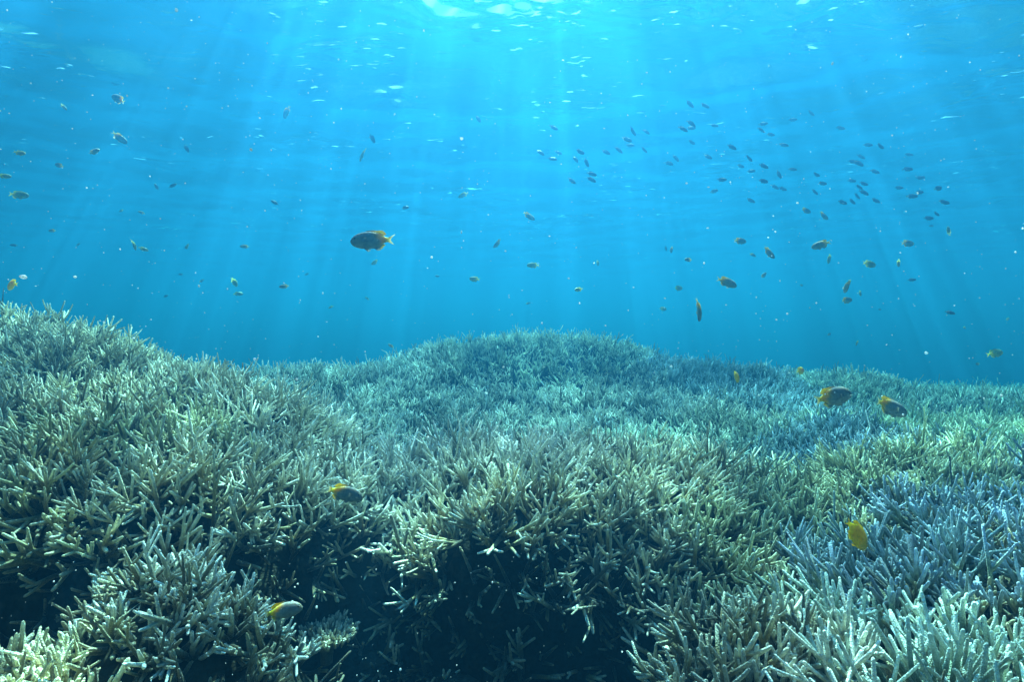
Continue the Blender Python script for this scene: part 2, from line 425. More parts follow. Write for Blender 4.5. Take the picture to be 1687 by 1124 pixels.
# colonies: u, v, distance, colour, branch length, spacing factor, spread, thickness, label
COL = [
 (60,545,2.2,'cream',.11,1.0,1.1,1.0,'staghorn coral thicket on the high crest at the upper end of the left slope'),
 (300,610,2.1,'cream',.11,1.0,1.1,1.0,'staghorn coral thicket along the middle of the left slope skyline'),
 (470,650,2.0,'pale',.13,1.1,1.1,1.0,'pale spiky staghorn coral thicket where the left slope skyline meets the far blue mound'),
 (80,650,1.75,'cream',.11,1.0,1.2,1.05,'cream staghorn coral thicket halfway up the far left slope'),
 (280,700,1.6,'olive',.12,1.15,1.2,1.0,'olive staghorn coral thicket in the middle of the left slope'),
 (480,740,1.65,'pale',.12,1.1,1.2,1.0,'pale staghorn coral thicket leaning into the gap left of the front mound'),
 (60,790,1.35,'gold',.11,1.05,1.2,1.1,'cream and gold thick-tipped staghorn coral thicket low on the left slope'),
 (300,810,1.33,'cream',.13,1.25,1.3,1.0,'open branched staghorn coral thicket at the shaded foot of the left slope'),
 (450,830,1.35,'pale',.13,1.25,1.3,1.0,'white branched staghorn coral thicket at the left edge of the dark hollow'),
 (330,920,1.12,'pale',.078,.9,1.1,.95,'rounded white tipped staghorn coral colony standing in front of the left slope'),
 (70,1040,.95,'gold',.078,.9,1.15,1.1,'yellowish staghorn coral colony in the near left corner'),
 (360,1090,.95,'brown',.09,1.1,1.2,1.0,'brownish sparse staghorn coral colony beside the small table coral'),
 (700,730,1.8,'white',.11,.9,1.1,1.0,'pale staghorn coral thicket painted sunlit on the left part of the front mound crest'),
 (880,715,1.8,'white',.11,.85,1.0,1.0,'pale staghorn coral thicket painted sunlit at the centre of the front mound crest'),
 (1090,750,1.8,'cream',.11,.9,1.0,1.0,'cream staghorn coral thicket on the right part of the front mound crest'),
 (1290,810,1.65,'olive',.11,.9,1.0,1.0,'yellow green staghorn coral thicket on the right shoulder of the front mound'),
 (640,810,1.55,'pale',.12,1.1,1.25,1.0,'staghorn coral thicket on the left shoulder of the front mound above the hollow'),
 (830,830,1.45,'cream',.12,1.05,1.2,1.0,'brownish green staghorn coral thicket on the face of the front mound above the dark hollow'),
 (1080,850,1.42,'cream',.115,1.0,1.1,1.0,'cream staghorn coral thicket on the right face of the front mound'),
 (1240,910,1.35,'olive',.11,1.0,1.1,1.0,'dim olive staghorn coral thicket low on the front mound left of the yellow fish'),
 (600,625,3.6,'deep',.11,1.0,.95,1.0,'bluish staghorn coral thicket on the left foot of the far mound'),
 (880,580,4.0,'green',.11,.9,.9,1.0,'dense staghorn coral thicket capping the rounded far mound'),
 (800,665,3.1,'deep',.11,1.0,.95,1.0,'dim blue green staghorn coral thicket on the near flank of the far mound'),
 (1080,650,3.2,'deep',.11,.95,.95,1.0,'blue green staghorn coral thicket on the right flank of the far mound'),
 (1250,620,3.6,'teal',.11,.9,.9,1.0,'staghorn coral thicket with blue tips on the ridge right of the far mound'),
 (1420,635,3.6,'green',.11,.95,.9,1.0,'staghorn coral thicket on the ridge behind the two big yellow tailed fish'),
 (1600,640,5.2,'green',.11,1.2,.9,1.0,'dark hazy staghorn coral thicket farthest away on the right horizon'),
 (1220,700,2.6,'green',.11,.95,1.0,1.0,'teal staghorn coral thicket in the dip behind the front mound'),
 (1360,700,2.4,'teal',.105,.95,1.0,1.0,'blue tinged staghorn coral thicket under the two big yellow tailed fish'),
 (1600,700,2.5,'lime',.105,.9,1.0,1.0,'light green staghorn coral thicket on the rise near the right edge'),
 (1400,780,1.9,'olive',.11,1.0,1.05,1.0,'green staghorn coral thicket bordering the dark dip behind the blue tipped colony'),
 (1580,810,1.5,'blue',.11,1.0,1.1,1.0,'violet blue tipped staghorn coral colony on the right with a rounded top'),
 (1620,930,1.15,'blue',.12,1.15,1.2,1.1,'dark blue tipped staghorn coral colony at the right edge in shade'),
 (1430,900,1.35,'teal',.11,1.05,1.1,1.0,'grey blue staghorn coral colony right below the yellow fish'),
 (1380,1000,1.02,'green',.11,1.05,1.15,1.1,'knobbly grey green staghorn coral colony between the blue colony and the near right corner'),
 (1180,1040,.98,'cream',.085,.85,1.0,1.0,'short tipped cream staghorn coral colony on the right rim of the dark hollow'),
 (1330,1110,.84,'pale',.10,.95,1.05,1.0,'pale thick fingered staghorn coral colony at the bottom edge right of the hollow'),
 (1600,1100,.78,'green',.11,1.05,1.1,1.02,'thick fingered grey green staghorn coral colony in the near right corner'),
]
seedP = np.array([tuple(at(c[0], c[1], c[2])) for c in COL])

# bush bases: jittered grid in x,y, denser close by
def bases(y0, y1, sp, rng):
    ys = np.arange(y0, y1, sp)
    pts = []
    for y in ys:
        hw = min(7.5, 1.15 * max(y, .35) + 0.5)
        xs = np.arange(-hw, hw, sp)
        pts.append(np.stack([xs, np.full(len(xs), y)], 1))
    p = np.concatenate(pts)
    return p + rng.uniform(-.5, .5, p.shape) * sp
def surf(p, eps=.02):
    f = lambda x, y: canopy(x, y) - 0.10 + 0.040 * fbm(x * 3.1, y * 3.1, 3, 5) + 0.012 * fbm(x * 17, y * 17, 3, 9)
    z = f(p[:, 0], p[:, 1])
    zx = (canopy(p[:, 0] + eps, p[:, 1]) - canopy(p[:, 0] - eps, p[:, 1])) / (2 * eps)
    zy = (canopy(p[:, 0], p[:, 1] + eps) - canopy(p[:, 0], p[:, 1] - eps)) / (2 * eps)
    return z, norm(np.stack([-zx, -zy, np.ones(len(p))], 1))

TC = hit(548, 1068)[0]
sets = {i: [] for i in range(len(COL))}
for (y0, y1, sp, lod) in ((.45, 1.75, .056, 0), (1.75, 2.7, .055, 1), (2.7, 4.6, .060, 2), (4.6, 7.6, .085, 2)):
    p = bases(y0, y1, sp, RNG)
    z, nrm = surf(p)
    P = np.stack([p[:, 0], p[:, 1], z - .012], 1)
    ps = P + 0.13 * np.stack([vnoise(p[:, 0] * 6, p[:, 1] * 6, 3), vnoise(p[:, 0] * 6, p[:, 1] * 6, 4), 0 * z], 1)
    own = np.argmin((((ps[:, None] - seedP[None]) * np.array([1, 1, .6])) ** 2).sum(-1), 1)
    # the hollow and the gaps between colonies stay nearly bare
    wall = nrm[:, 2]
    keep = (z + .1 > -.70 + .06 * vnoise(p[:, 0] * 5, p[:, 1] * 5, 8) - .12 * (p[:, 0] < -.3))
    keep |= (p[:, 1] > 2.3)
    hollow = np.exp(-((p[:, 0] + .0) / .40) ** 6) * (p[:, 1] < 1.34) * (z + .1 < -.47) * (p[:, 0] < .30)
    keep &= ~((hollow > .5) & (RNG.uniform(0, 1, len(p)) > .24))
    keep &= ~((wall < .45) & (RNG.uniform(0, 1, len(p)) > np.where(p[:, 0] < -.3, .85, .5)))
    for bx, by, br in ((-1.08, 1.13, .10), (-.93, 1.13, .085), (-.82, 1.16, .07), (-.41, 1.42, .08), (-.39, 1.30, .10), (-.40, 1.2, .09), (.83, 2.12, .10), (.95, 1.98, .08)):
        keep &= ~((np.hypot(p[:, 0] - bx, p[:, 1] - by) < br * (1 + .3 * vnoise(p[:, 0] * 14, p[:, 1] * 14, 2))) & (RNG.uniform(0, 1, len(p)) > .06))
    keep &= np.hypot(p[:, 0] - TC.x, (p[:, 1] - TC.y + .09) * .8) > .15
    keep &= vnoise(p[:, 0] * 2.3, p[:, 1] * 2.3, 21) > -.80
    for i, c in enumerate(COL):
        s_ = keep & (own == i)
        s_ &= RNG.uniform(0, 1, len(p)) < 1.0 / c[5] ** 2
        if not s_.any(): continue
        Pi, Ni = P[s_], nrm[s_]
        ax_ = norm(Ni * .75 + np.array([[0, 0, .6]]) + RNG.normal(0, .18, Ni.shape))
        size = c[4] * (.90, .86, .84)[lod] * RNG.uniform(.85, 1.25, len(Pi)) * (1 + .18 * vnoise(Pi[:, 0] * 4, Pi[:, 1] * 4, 31))
        nst = ((5, 8), (5, 8), (6, 9), (6, 9))[0 if lod == 0 else (1 if lod == 1 else 2)]
        sets[i] += grow(Pi, ax_, size, RNG, lod, nst, c[6], c[7], (1, 4) if lod < 2 else (0, 3))
for i, c in enumerate(COL):
    if not sets[i]:
        print('EMPTY', c[-1]); continue
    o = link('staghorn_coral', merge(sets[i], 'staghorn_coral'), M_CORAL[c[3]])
    tag(o, c[-1], 'coral', 'staghorn coral thickets covering the reef mounds')

# dead broken branches littering the ground between the living colonies
def rubble():
    rg = np.random.default_rng(77)
    out = []
    for (y0, y1, sp, lod) in ((.4, 1.75, .040, 1), (1.75, 2.6, .065, 2)):
        p = bases(y0, y1, sp, rg)
        z, nrm = surf(p)
        dy = 0.14 * np.exp(-((p[:, 0] + .02) / .42) ** 4) * sm(.95, 1.2, p[:, 1]) * (1 - sm(1.42, 1.6, p[:, 1])) * sm(-.50, -.72, z)
        P = np.stack([p[:, 0], p[:, 1] + dy, z - .004], 1)
        k = (vnoise(p[:, 0] * 7, p[:, 1] * 7, 51) > -.7) & (np.hypot(p[:, 0] - TC.x, p[:, 1] - TC.y + .05) > .045)
        P, nrm = P[k], nrm[k]
        out += grow(P, norm(nrm + rg.normal(0, .45, nrm.shape)), rg.uniform(.035, .075, len(P)), rg, lod, (2, 5), 1.35, .95, (0, 2))
    me = merge(out, 'dead_branch_rubble')
    a_ = np.zeros(len(me.vertices), np.float32); me.attributes['along'].data.foreach_get('value', a_)
    me.attributes['along'].data.foreach_set('value', (a_ * .80).astype(np.float32))
    o = link('dead_branch_rubble', me, M_CORAL['brown'])
    tag(o, 'dead broken coral branches littering the ground between the living thickets', None, None, 'stuff')
rubble()

# single rosettes standing in and around the dark hollow
ROS = [
 (725,950,.13,'brown',7,'lone staghorn coral rosette hanging on the left wall of the dark hollow'),
 (675,1010,.12,'brown',6,'forked staghorn coral sprig at the back left of the dark hollow'),
 (830,1085,.12,'brown',7,'star shaped staghorn coral sprig low in the middle of the hollow'),
 (1215,975,.12,'brown',7,'spidery staghorn coral sprig on the right wall of the dark hollow'),
 (860,1118,.10,'cream',5,'stubby upright staghorn coral sprig at the bottom edge of the hollow'),
 (640,1090,.12,'cream',7,'fan shaped staghorn coral sprig right of the small table coral'),
 (700,1120,.13,'cream',6,'tall staghorn coral sprig at the bottom edge left of the hollow centre'),
 (820,880,.12,'cream',8,'staghorn coral rosette jutting over the hollow from the mound face'),
 (490,900,.10,'cream',5,'white three armed staghorn coral sprig in the gap under the left slope'),
 (500,835,.12,'pale',8,'white starburst staghorn coral sprig left of the dusky fish in the gap'),
 (1010,930,.10,'cream',6,'staghorn coral sprig drooping at the upper right of the hollow'),
 (590,960,.09,'brown',5,'dim curved staghorn coral sprig deep in the gap left of the hollow'),
 (960,1110,.07,'cream',5,'short pale staghorn coral stub at the bottom of the hollow on its right'),
 (1030,1105,.07,'cream',5,'small knobbly staghorn coral sprig at the hollow foot beside the right rim'),
]
for u, v, size, colr, k, lab in ROS:
    loc, nrm, dist = hit(u, v)
    if loc is None: continue
    root = bpy.data.objects.new('staghorn_sprig', None)
    C.objects.link(root)
    root.location = loc - nrm * .015
    root.empty_display_size = .02
    tag(root, lab, 'coral', 'separate staghorn coral sprigs around the hollow')
    tocam = (-loc).normalized()
    ax_ = (Vector((0, 0, .8)) + nrm * .6 + tocam * .45).normalized()
    for j in range(k):
        ss = grow(np.zeros((1, 3)), np.array([tuple(ax_)]), np.array([size]), RNG, 0, (1, 1), 1.35, 1.05, (1, 3))
        link('branch', merge(ss, 'branch'), M_CORAL[colr], root)

# ---------------------------------------------------------------- small table coral
def table_coral():
    loc, nrm, dist = hit(548, 1068)
    loc = loc + Vector((0, -0.05, .05))
    root = bpy.data.objects.new('table_coral', None); C.objects.link(root)
    root.location = loc
    tag(root, 'small flat table coral with short crowded knobs left of the dark hollow', 'coral')
    rg = np.random.default_rng(5)
    # plate : flared lathe
    R = .062
    prof = [(0.012, -.06), (.014, -.03), (.03, -.012), (R * .8, 0), (R, .008), (R * .97, .014), (R * .5, .010), (0.001, .012)]
    n = 28; vs = []
    for r, z in prof:
        for k in range(n):
            a_ = 2 * math.pi * k / n
            rr = r * (1 + .12 * math.sin(3 * a_ + 1) + .06 * math.sin(7 * a_))
            vs.append((rr * math.cos(a_), rr * math.sin(a_), z + .3 * rr * math.sin(a_) * .3))
    f = [(i * n + k, i * n + (k + 1) % n, (i + 1) * n + (k + 1) % n, (i + 1) * n + k) for i in range(len(prof) - 1) for k in range(n)]
    vs = np.array(vs)
    link('plate', make_mesh('plate', vs, [np.array(f)], {'along': np.full(len(vs), .35), 'rnd': np.full(len(vs), .5)}), M_CORAL['brown'], root)
    m = 260
    a_ = rg.uniform(0, 2 * np.pi, m); r_ = R * 1.05 * np.sqrt(rg.uniform(0, 1, m))
    P = np.stack([r_ * np.cos(a_), r_ * np.sin(a_), .004 + .09 * r_ * np.sin(a_)], 1)
    D = norm(np.stack([P[:, 0] * 9, P[:, 1] * 9, np.full(m, 1.0)], 1) + rg.normal(0, .15, (m, 3)))
    L = rg.uniform(.012, .022, m); r0 = rg.uniform(.0026, .0036, m)
    s_ = tubes(P, D, L, r0, r0 * .7, rg.normal(0, .1, (m, 3)), 7, 4, np.full(m, .3), np.ones(m), rg.uniform(0, 1, m), .05, rg)
    link('knobs', merge([s_], 'knobs'), M_CORAL['cream'], root)
table_coral()

# ---------------------------------------------------------------- dead coral rocks in the hollow
def rock(u, v, r, lab, seed, sq=(1, 1, .7)):
    loc, nrm, dist = hit(u, v)
    rg = np.random.default_rng(seed)
    nu, nv = 40, 24
    vs = []
    for j in range(nv + 1):
        th = math.pi * j / nv
        for i in range(nu):
            ph = 2 * math.pi * i / nu
            vs.append((math.sin(th) * math.cos(ph), math.sin(th) * math.sin(ph), math.cos(th)))
    vs = np.array(vs)
    q = vs * 2.1 + seed * 3.7
    d = 1 + .28 * (fbm(q[:, 0] + q[:, 2], q[:, 1] - q[:, 2], 4, seed)) + .10 * fbm(q[:, 0] * 3 - q[:, 2] * 2, q[:, 1] * 3 + q[:, 2], 3, seed + 7)
    # poles must agree
    d[:nu] = d[0]; d[-nu:] = d[-1]
    vs = vs * d[:, None] * r * np.array(sq)
    f = np.array([(j * nu + i, j * nu + (i + 1) % nu, (j + 1) * nu + (i + 1) % nu, (j + 1) * nu + i) for j in range(nv) for i in range(nu)])
    o = link('dead_coral_rock', make_mesh('dead_coral_rock', vs, [f[:, ::-1]]), M_ROCK)
    o.location = loc + Vector((0, 0, -.01))
    tag(o, lab, 'rock', 'dead coral rocks lying in the hollow')
rock(650, 1000, .035, 'bluish algae covered coral rock at the back left of the hollow', 3)
rock(610, 1085, .03, 'lumpy coral rock beside the small table coral', 4, (1.2, 1, .7))
rock(765, 1120, .045, 'broad low coral rock at the bottom edge of the hollow', 5, (1.5, 1, .5))
rock(420, 1110, .04, 'dark coral rock under the near left colony edge', 6, (1.2, 1, .6))

# ---------------------------------------------------------------- fish
def fish_mesh(name, kind, bend=0.0, tall=1.0):
    """nose at +X 0.5, tail tip at -X 0.5, one continuous body with its fins"""
    # station: x, half height, half width, centre z
    st = [(.500, .010, .006, -.012), (.490, .040, .022, -.012), (.465, .078, .040, -.010), (.42, .118, .055, -.006), (.35, .155, .066, 0), (.26, .182, .072, .002),
          (.15, .196, .074, .002), (.04, .197, .070, 0), (-.06, .182, .062, -.001), (-.15, .148, .049, 0), (-.22, .102, .034, .002), (-.28, .064, .022, .004), (-.32, .050, .014, .004), (-.35, .052, .007, .004)]
    n = 18
    vs, fs, col, fin = [], [], [], []
    def colour(x, z, isfin=0.0):
        # x nose .5 .. tail -.5
        if kind == 'dusky':
            c0 = np.array((.22, .20, .18)); belly = np.array((.34, .34, .30)); rear = np.array((1.0, .50, .01))
            k = sm(-.5, .2, -(z * 5))
            c = c0 * (1 - k) + belly * k
            y = sm(-.04, -.20, x + .55 * (0 - z)) if z > 0 else sm(-.12, -.26, x)
            y = max(float(y), float(sm(.05, -.16, x - .0)) * (1.0 if isfin and z > 0 else 0))
            c = c * (1 - y) + rear * y
            tip = sm(-.34, -.44, x)
            c = c * (1 - tip) + np.array((.80, .72, .42)) * tip
            head = sm(.36, .48, x); c = c * (1 - .4 * head)
        elif kind == 'yellow':
            c = np.array((1.0, .52, .0)); dk = .7 * sm(.22, .42, x - .3 * z); c = c * (1 - dk) + np.array((.30, .24, .03)) * dk
        elif kind == 'blue':
            c = np.array((.06, .13, .24)); k = sm(0, .2, -z); c = c * (1 - k) + np.array((.10, .18, .26)) * k
        else:  # pale yellowish green
            c = np.array((.42, .40, .16)); k = sm(.0, -.3, x); c = c * (1 - k) + np.array((.9, .68, .08)) * k
        return c
    for x, h, wd, cz in st:
        for k in range(n):
            a_ = 2 * math.pi * k / n
            y = wd * math.sin(a_) * (abs(math.sin(a_)) ** .15 if math.sin(a_) else 1); z = cz + h * tall * math.cos(a_)
            vs.append((x, y, z)); col.append(colour(x, z)); fin.append(0.0)
    for i in range(len(st) - 1):
        for k in range(n):
            fs.append((i * n + k, i * n + (k + 1) % n, (i + 1) * n + (k + 1) % n, (i + 1) * n + k))
    # nose cap
    vs.append((.504, 0, -.010)); col.append(colour(.5, 0)); fin.append(0.0); c0 = len(vs) - 1
    tris = [(c0, (k + 1) % n, k) for k in range(n)]
    def sheet(lower, upper, th=.004, yoff=0.0, flare=0.0, rows=5):
        """fin between the root line and the outer edge line, a few mm thick, tapering"""
        m = len(lower); base = len(vs)
        for side in (0,):
            for r in range(rows):
                t = r / (rows - 1)
                for i in range(m):
                    lo, up = lower[i], upper[i]
                    x = lo[0] + (up[0] - lo[0]) * t; z = lo[1] + (up[1] - lo[1]) * t
                    y = side * th * (1 - .8 * t) + (yoff + flare * t)
                    y += .0022 * math.cos(i * math.pi) * t
                    vs.append((x, y, z)); col.append(colour(x, z, 1.0) * (1.0 if i % 2 else .82)); fin.append(min(1, .35 + t))
        q = rows * m
        for r in range(rows - 1):
            for i in range(m - 1):
                a_ = base + r * m + i
                fs.append((a_, a_ + 1, a_ + m + 1, a_ + m))
    T = tall
    def top(x):
        xs = [s_[0] for s_ in st][::-1]; hs = [s_[1] * T * .97 + s_[3] for s_ in st][::-1]
        return float(np.interp(x, xs, hs))
    def bot(x):
        xs = [s_[0] for s_ in st][::-1]; hs = [-s_[1] * T * .97 + s_[3] for s_ in st][::-1]
        return float(np.interp(x, xs, hs))
    xs = np.linspace(.24, -.22, 13)
    hgt = [.006, .022, .030, .034, .036, .036, .036, .038, .046, .062, .070, .058, .020]
    sheet([(x, top(x) - .01) for x in xs], [(x - .03 - (.05 * max(0, (i - 7) / 5)), top(x) + h_) for i, (x, h_) in enumerate(zip(xs, hgt))])
    xs = np.linspace(-.02, -.23, 8)
    hgt = [.008, .035, .060, .072, .070, .058, .038, .014]
    sheet([(x, bot(x) + .01) for x in xs], [(x - .035 - .03 * i / 7, bot(x) - h_) for i, (x, h_) in enumerate(zip(xs, hgt))])
    # tail, forked
    zz = np.linspace(-1, 1, 11)
    sheet([(-.335, .004 + z * .045) for z in zz], [(-.40 - .10 * abs(z) ** 1.3, .004 + z * .125) for z in zz], th=.005, rows=6)
    # pelvic pair
    for s_ in (1, -1):
        sheet([(.20 - .02 * i, bot(.20 - .02 * i) + .012) for i in range(4)], [(.10 - .02 * i, bot(.15) - .055 + .012 * i) for i in range(4)], th=.003, yoff=s_ * .022, flare=s_ * .02)
    # pectoral pair
    for s_ in (1, -1):
        sheet([(.235, .03 - .018 * i) for i in range(5)], [(.11 + .006 * i, .035 - .028 * i) for i in range(5)], th=.0025, yoff=s_ * .066, flare=s_ * .045)
    vs = np.array(vs)
    # swimming bend
    s_ = np.clip(.15 - vs[:, 0], 0, 1)
    vs[:, 1] += bend * s_ ** 2
    me = make_mesh(name, vs, [np.array(fs), np.array(tris)], {'Col': np.array(col), 'fin': np.array(fin)})
    return me

def eye_mesh():
    n, m = 14, 8; vs = []
    for j in range(m + 1):
        t = math.pi * j / m
        for i in range(n):
            p_ = 2 * math.pi * i / n
            vs.append((.021 * math.sin(t) * math.cos(p_), .010 * math.cos(t), .021 * math.sin(t) * math.sin(p_)))
    f = np.array([(j * n + i, j * n + (i + 1) % n, (j + 1) * n + (i + 1) % n, (j + 1) * n + i) for j in range(m) for i in range(n)])
    me = make_mesh('eye', np.array(vs), [f]); me.materials.append(M_EYE); return me

MESH = {}
for kd, tl in (('dusky', 1.0), ('yellow', 1.45), ('blue', .95), ('pale', 1.0)):
    MESH[kd] = [fish_mesh('fish_' + kd, kd, b_, tl) for b_ in (0.0, .35, -.35)]
    for me in MESH[kd]: me.materials.append(M_FISH)
EYE = eye_mesh()

def place_fish(name, kd, u, v, px, ang, yaw, length, label, cat, group, flip=False, edge=False):
    """ang: heading in the picture plane (0 right, 90 up); yaw: turn away from the camera"""
    span = max(.28, math.cos(math.radians(yaw)))
    Y = F * length * span / px
    a_, y_ = math.radians(ang), math.radians(yaw)
    hd = Vector((math.cos(a_) * math.cos(y_), math.sin(y_), math.sin(a_) * math.cos(y_)))
    upref = Vector((0, -1, .05)) if edge else Vector((0, 0, 1))
    if abs(hd.dot(upref)) > .93: upref = Vector((-1 if math.cos(a_) > 0 else 1, 0, .2))
    if not edge and abs(math.sin(a_)) > .8: upref = Vector((1 if math.cos(a_) >= 0 else -1, 0, .45)) if math.sin(a_) < 0 else Vector((-1 if math.cos(a_) >= 0 else 1, 0, .45))
    side = upref.cross(hd).normalized()
    up = hd.cross(side).normalized()
    roll = random.uniform(-.12, .12) - (.25 if kd == 'yellow' else .22) * (1 if side.y > 0 else -1) * (0 if edge else 1)
    M = Matrix((hd, side, up)).transposed().to_4x4() @ Matrix.Rotation(roll, 4, 'X')
    o = bpy.data.objects.new(name, random.choice(MESH[kd])); C.objects.link(o)
    o.matrix_world = Matrix.Translation(at(u, v, Y)) @ M @ Matrix.Scale(length, 4)
    tag(o, label, cat, group)
    if px >= 17:
        for s_ in (1, -1):
            ey = bpy.data.objects.new('eye', EYE); C.objects.link(ey); ey.parent = o
            ey.location = (.385, s_ * .056, .035)
    return o

G1 = 'yellow tailed damselfish over the reef'
BIG = [ # kind,u,v,px,ang,yaw,length,label,edge
 ('dusky',614,396,76,180,8,.115,'largest dusky damselfish with yellow tail, swimming alone in open water above the left slope',0),
 ('dusky',1372,654,72,10,14,.115,'grey damselfish with yellow tail, left of the pair over the blue green coral ridge',0),
 ('dusky',1465,671,70,-18,10,.115,'dark damselfish with yellow tail, right of the pair, nosing down over the coral ridge',0),
 ('dusky',567,813,60,-17,12,.076,'dim damselfish with yellow tail in the shaded gap left of the front mound',0),
 ('dusky',466,1007,56,2,25,.054,'round bluish damselfish with yellow rear just above the small table coral',0),
 ('yellow',1411,880,62,-52,8,.055,'bright yellow damselfish with dusky face nosing down beside the blue tipped coral',0),
 ('dusky',1197,465,38,-18,10,.10,'dark damselfish with yellow tail in open water above the right side of the far mound',0),
 ('dusky',1152,510,40,-89,0,.10,'narrow dark fish hanging head down, seen from its back, above the far mound',1),
 ('dusky',1266,416,29,-35,15,.09,'dark damselfish slanting nose down below the blue school',0),
 ('dusky',1353,403,21,195,50,.085,'round dark damselfish turned away, level with the slanting one under the blue school',0),
 ('dusky',1395,470,24,-75,40,.085,'dark damselfish nosing down just above another on the right',0),
 ('dusky',1394,495,23,8,15,.085,'small damselfish with yellow tail just below the nose down one on the right',0),
 ('dusky',1495,401,26,2,15,.09,'dark slim damselfish rightmost of those under the blue school',0),
 ('pale',1432,435,26,-8,15,.09,'greenish damselfish with pale tail right of the two stacked dark ones',0),
 ('dusky',1219,397,24,0,20,.09,'small damselfish with pale tail at the left under the blue school',0),
 ('pale',1366,426,16,-80,30,.08,'tiny pale fish below the round dark damselfish',0),
 ('dusky',1327,347,21,-5,20,.09,'small yellow tailed fish, left of the two touching the lower edge of the school',0),
 ('dusky',1356,355,23,-24,20,.09,'small yellow tailed fish, right of the two touching the lower edge of the school',0),
 ('dusky',871,356,23,-26,15,.09,'small dark fish with yellow tail in mid water over the far mound top',0),
 ('pale',782,460,18,170,30,.08,'small yellow brown fish in mid water between the big dusky fish and the far mound',0),
 ('pale',878,437,20,178,20,.08,'thin yellowish fish in mid water above the far mound crest',0),
 ('pale',1117,475,17,5,30,.08,'small gold fish left of the narrow head down fish',0),
 ('pale',1092,509,14,0,30,.08,'tiny yellow green fish above the right end of the far mound',0),
 ('yellow',1212,621,21,-10,50,.06,'small orange yellow fish against the ridge right of the far mound',0),
 ('yellow',1319,611,16,10,40,.06,'tiny yellow fish at the ridge top behind the big pair',0),
 ('pale',597,254,24,-112,10,.09,'yellowish fish diving nearly upright above the big dusky fish',1),
 ('dusky',195,163,30,150,15,.10,'dark fish with pale tail highest on the left, nose up',0),
 ('dusky',197,227,26,-38,15,.10,'striped looking dark fish slanting down below the highest left one',0),
 ('pale',31,321,30,-4,10,.10,'greenish fish at the left edge above the coral crest',0),
 ('yellow',19,469,26,185,35,.08,'yellow and dark fish closest to the left coral crest',0),
 ('pale',309,406,15,190,35,.08,'small yellow fish in mid water over the middle of the left slope',0),
 ('pale',221,403,17,-100,35,.08,'small greenish fish beside a dark one over the left slope',0),
 ('pale',386,465,15,-70,30,.08,'tiny pale fish hovering above the spiky end of the left slope',0),
 ('pale',392,484,15,0,20,.08,'tiny yellow fish directly under the pale one over the left slope',0),
 ('pale',618,432,15,200,30,.08,'tiny green fish right under the large dusky damselfish',0),
 ('pale',1640,582,30,8,15,.10,'faint greenish fish low over the right horizon',0),
 ('dusky',472,184,22,-120,20,.10,'dark fish slanting down to the left in the upper left water',0),
 ('pale',763,321,18,205,15,.09,'faint greenish fish in open water right above the big dusky one',0),
 ('dusky',820,401,18,215,40,.09,'dim dark fish in open water right of the big dusky one',0),
]
for kd, u, v, px, ang, yaw, ln, lab, ed in BIG:
    place_fish('damselfish', kd, u, v, px, ang, yaw, ln, lab, 'fish', G1, edge=bool(ed))

SMALL = [(307,244,14,-60),(155,250,16,50),(97,272,16,-20),(258,308,12,-60),(284,306,14,30),(453,334,14,-30),(86,380,12,0),(128,403,10,20),(236,410,13,-20),
 (403,406,14,0),(468,472,14,10),(7,290,16,5),(105,176,12,-50),(33,252,20,-8),(23,404,10,0),(1134,428,14,0),(1563,381,16,-75),(1480,433,14,-75),(1502,461,12,0),
 (1565,515,14,-20),(1417,483,11,120),(1258,454,13,50),(1240,420,11,-30),(985,433,10,-85),(1366,551,8,30),(1412,565,9,-85),(667,342,14,0),(953,477,14,10),
 (1106,411,11,-80),(1097,409,9,-80),(1450,510,8,0),(332,463,9,40),(605,492,8,-40),(273,488,9,20),(681,582,10,-60),(644,570,10,-40),(545,506,9,20),(1535,372,9,0),
 (200,347,9,10),(233,350,10,-20),(298,452,8,0),(505,452,8,30),(720,455,8,0),(1320,470,8,0),(870,500,8,20),(1590,540,9,0),(1660,526,9,20),(1610,600,9,0)]
for u, v, px, ang in SMALL:
    left = u < 843
    place_fish('reef_fish', random.choice(('dusky', 'blue', 'pale')), u, v, px, ang + (180 if random.random() < .35 else 0), random.uniform(-30, 35), .055,
               'tiny dim fish scattered in open water over the ' + ('left slope and gap' if left else 'far mound and right ridge'), 'fish',
               'tiny fish scattered ' + ('on the left' if left else 'on the right'))

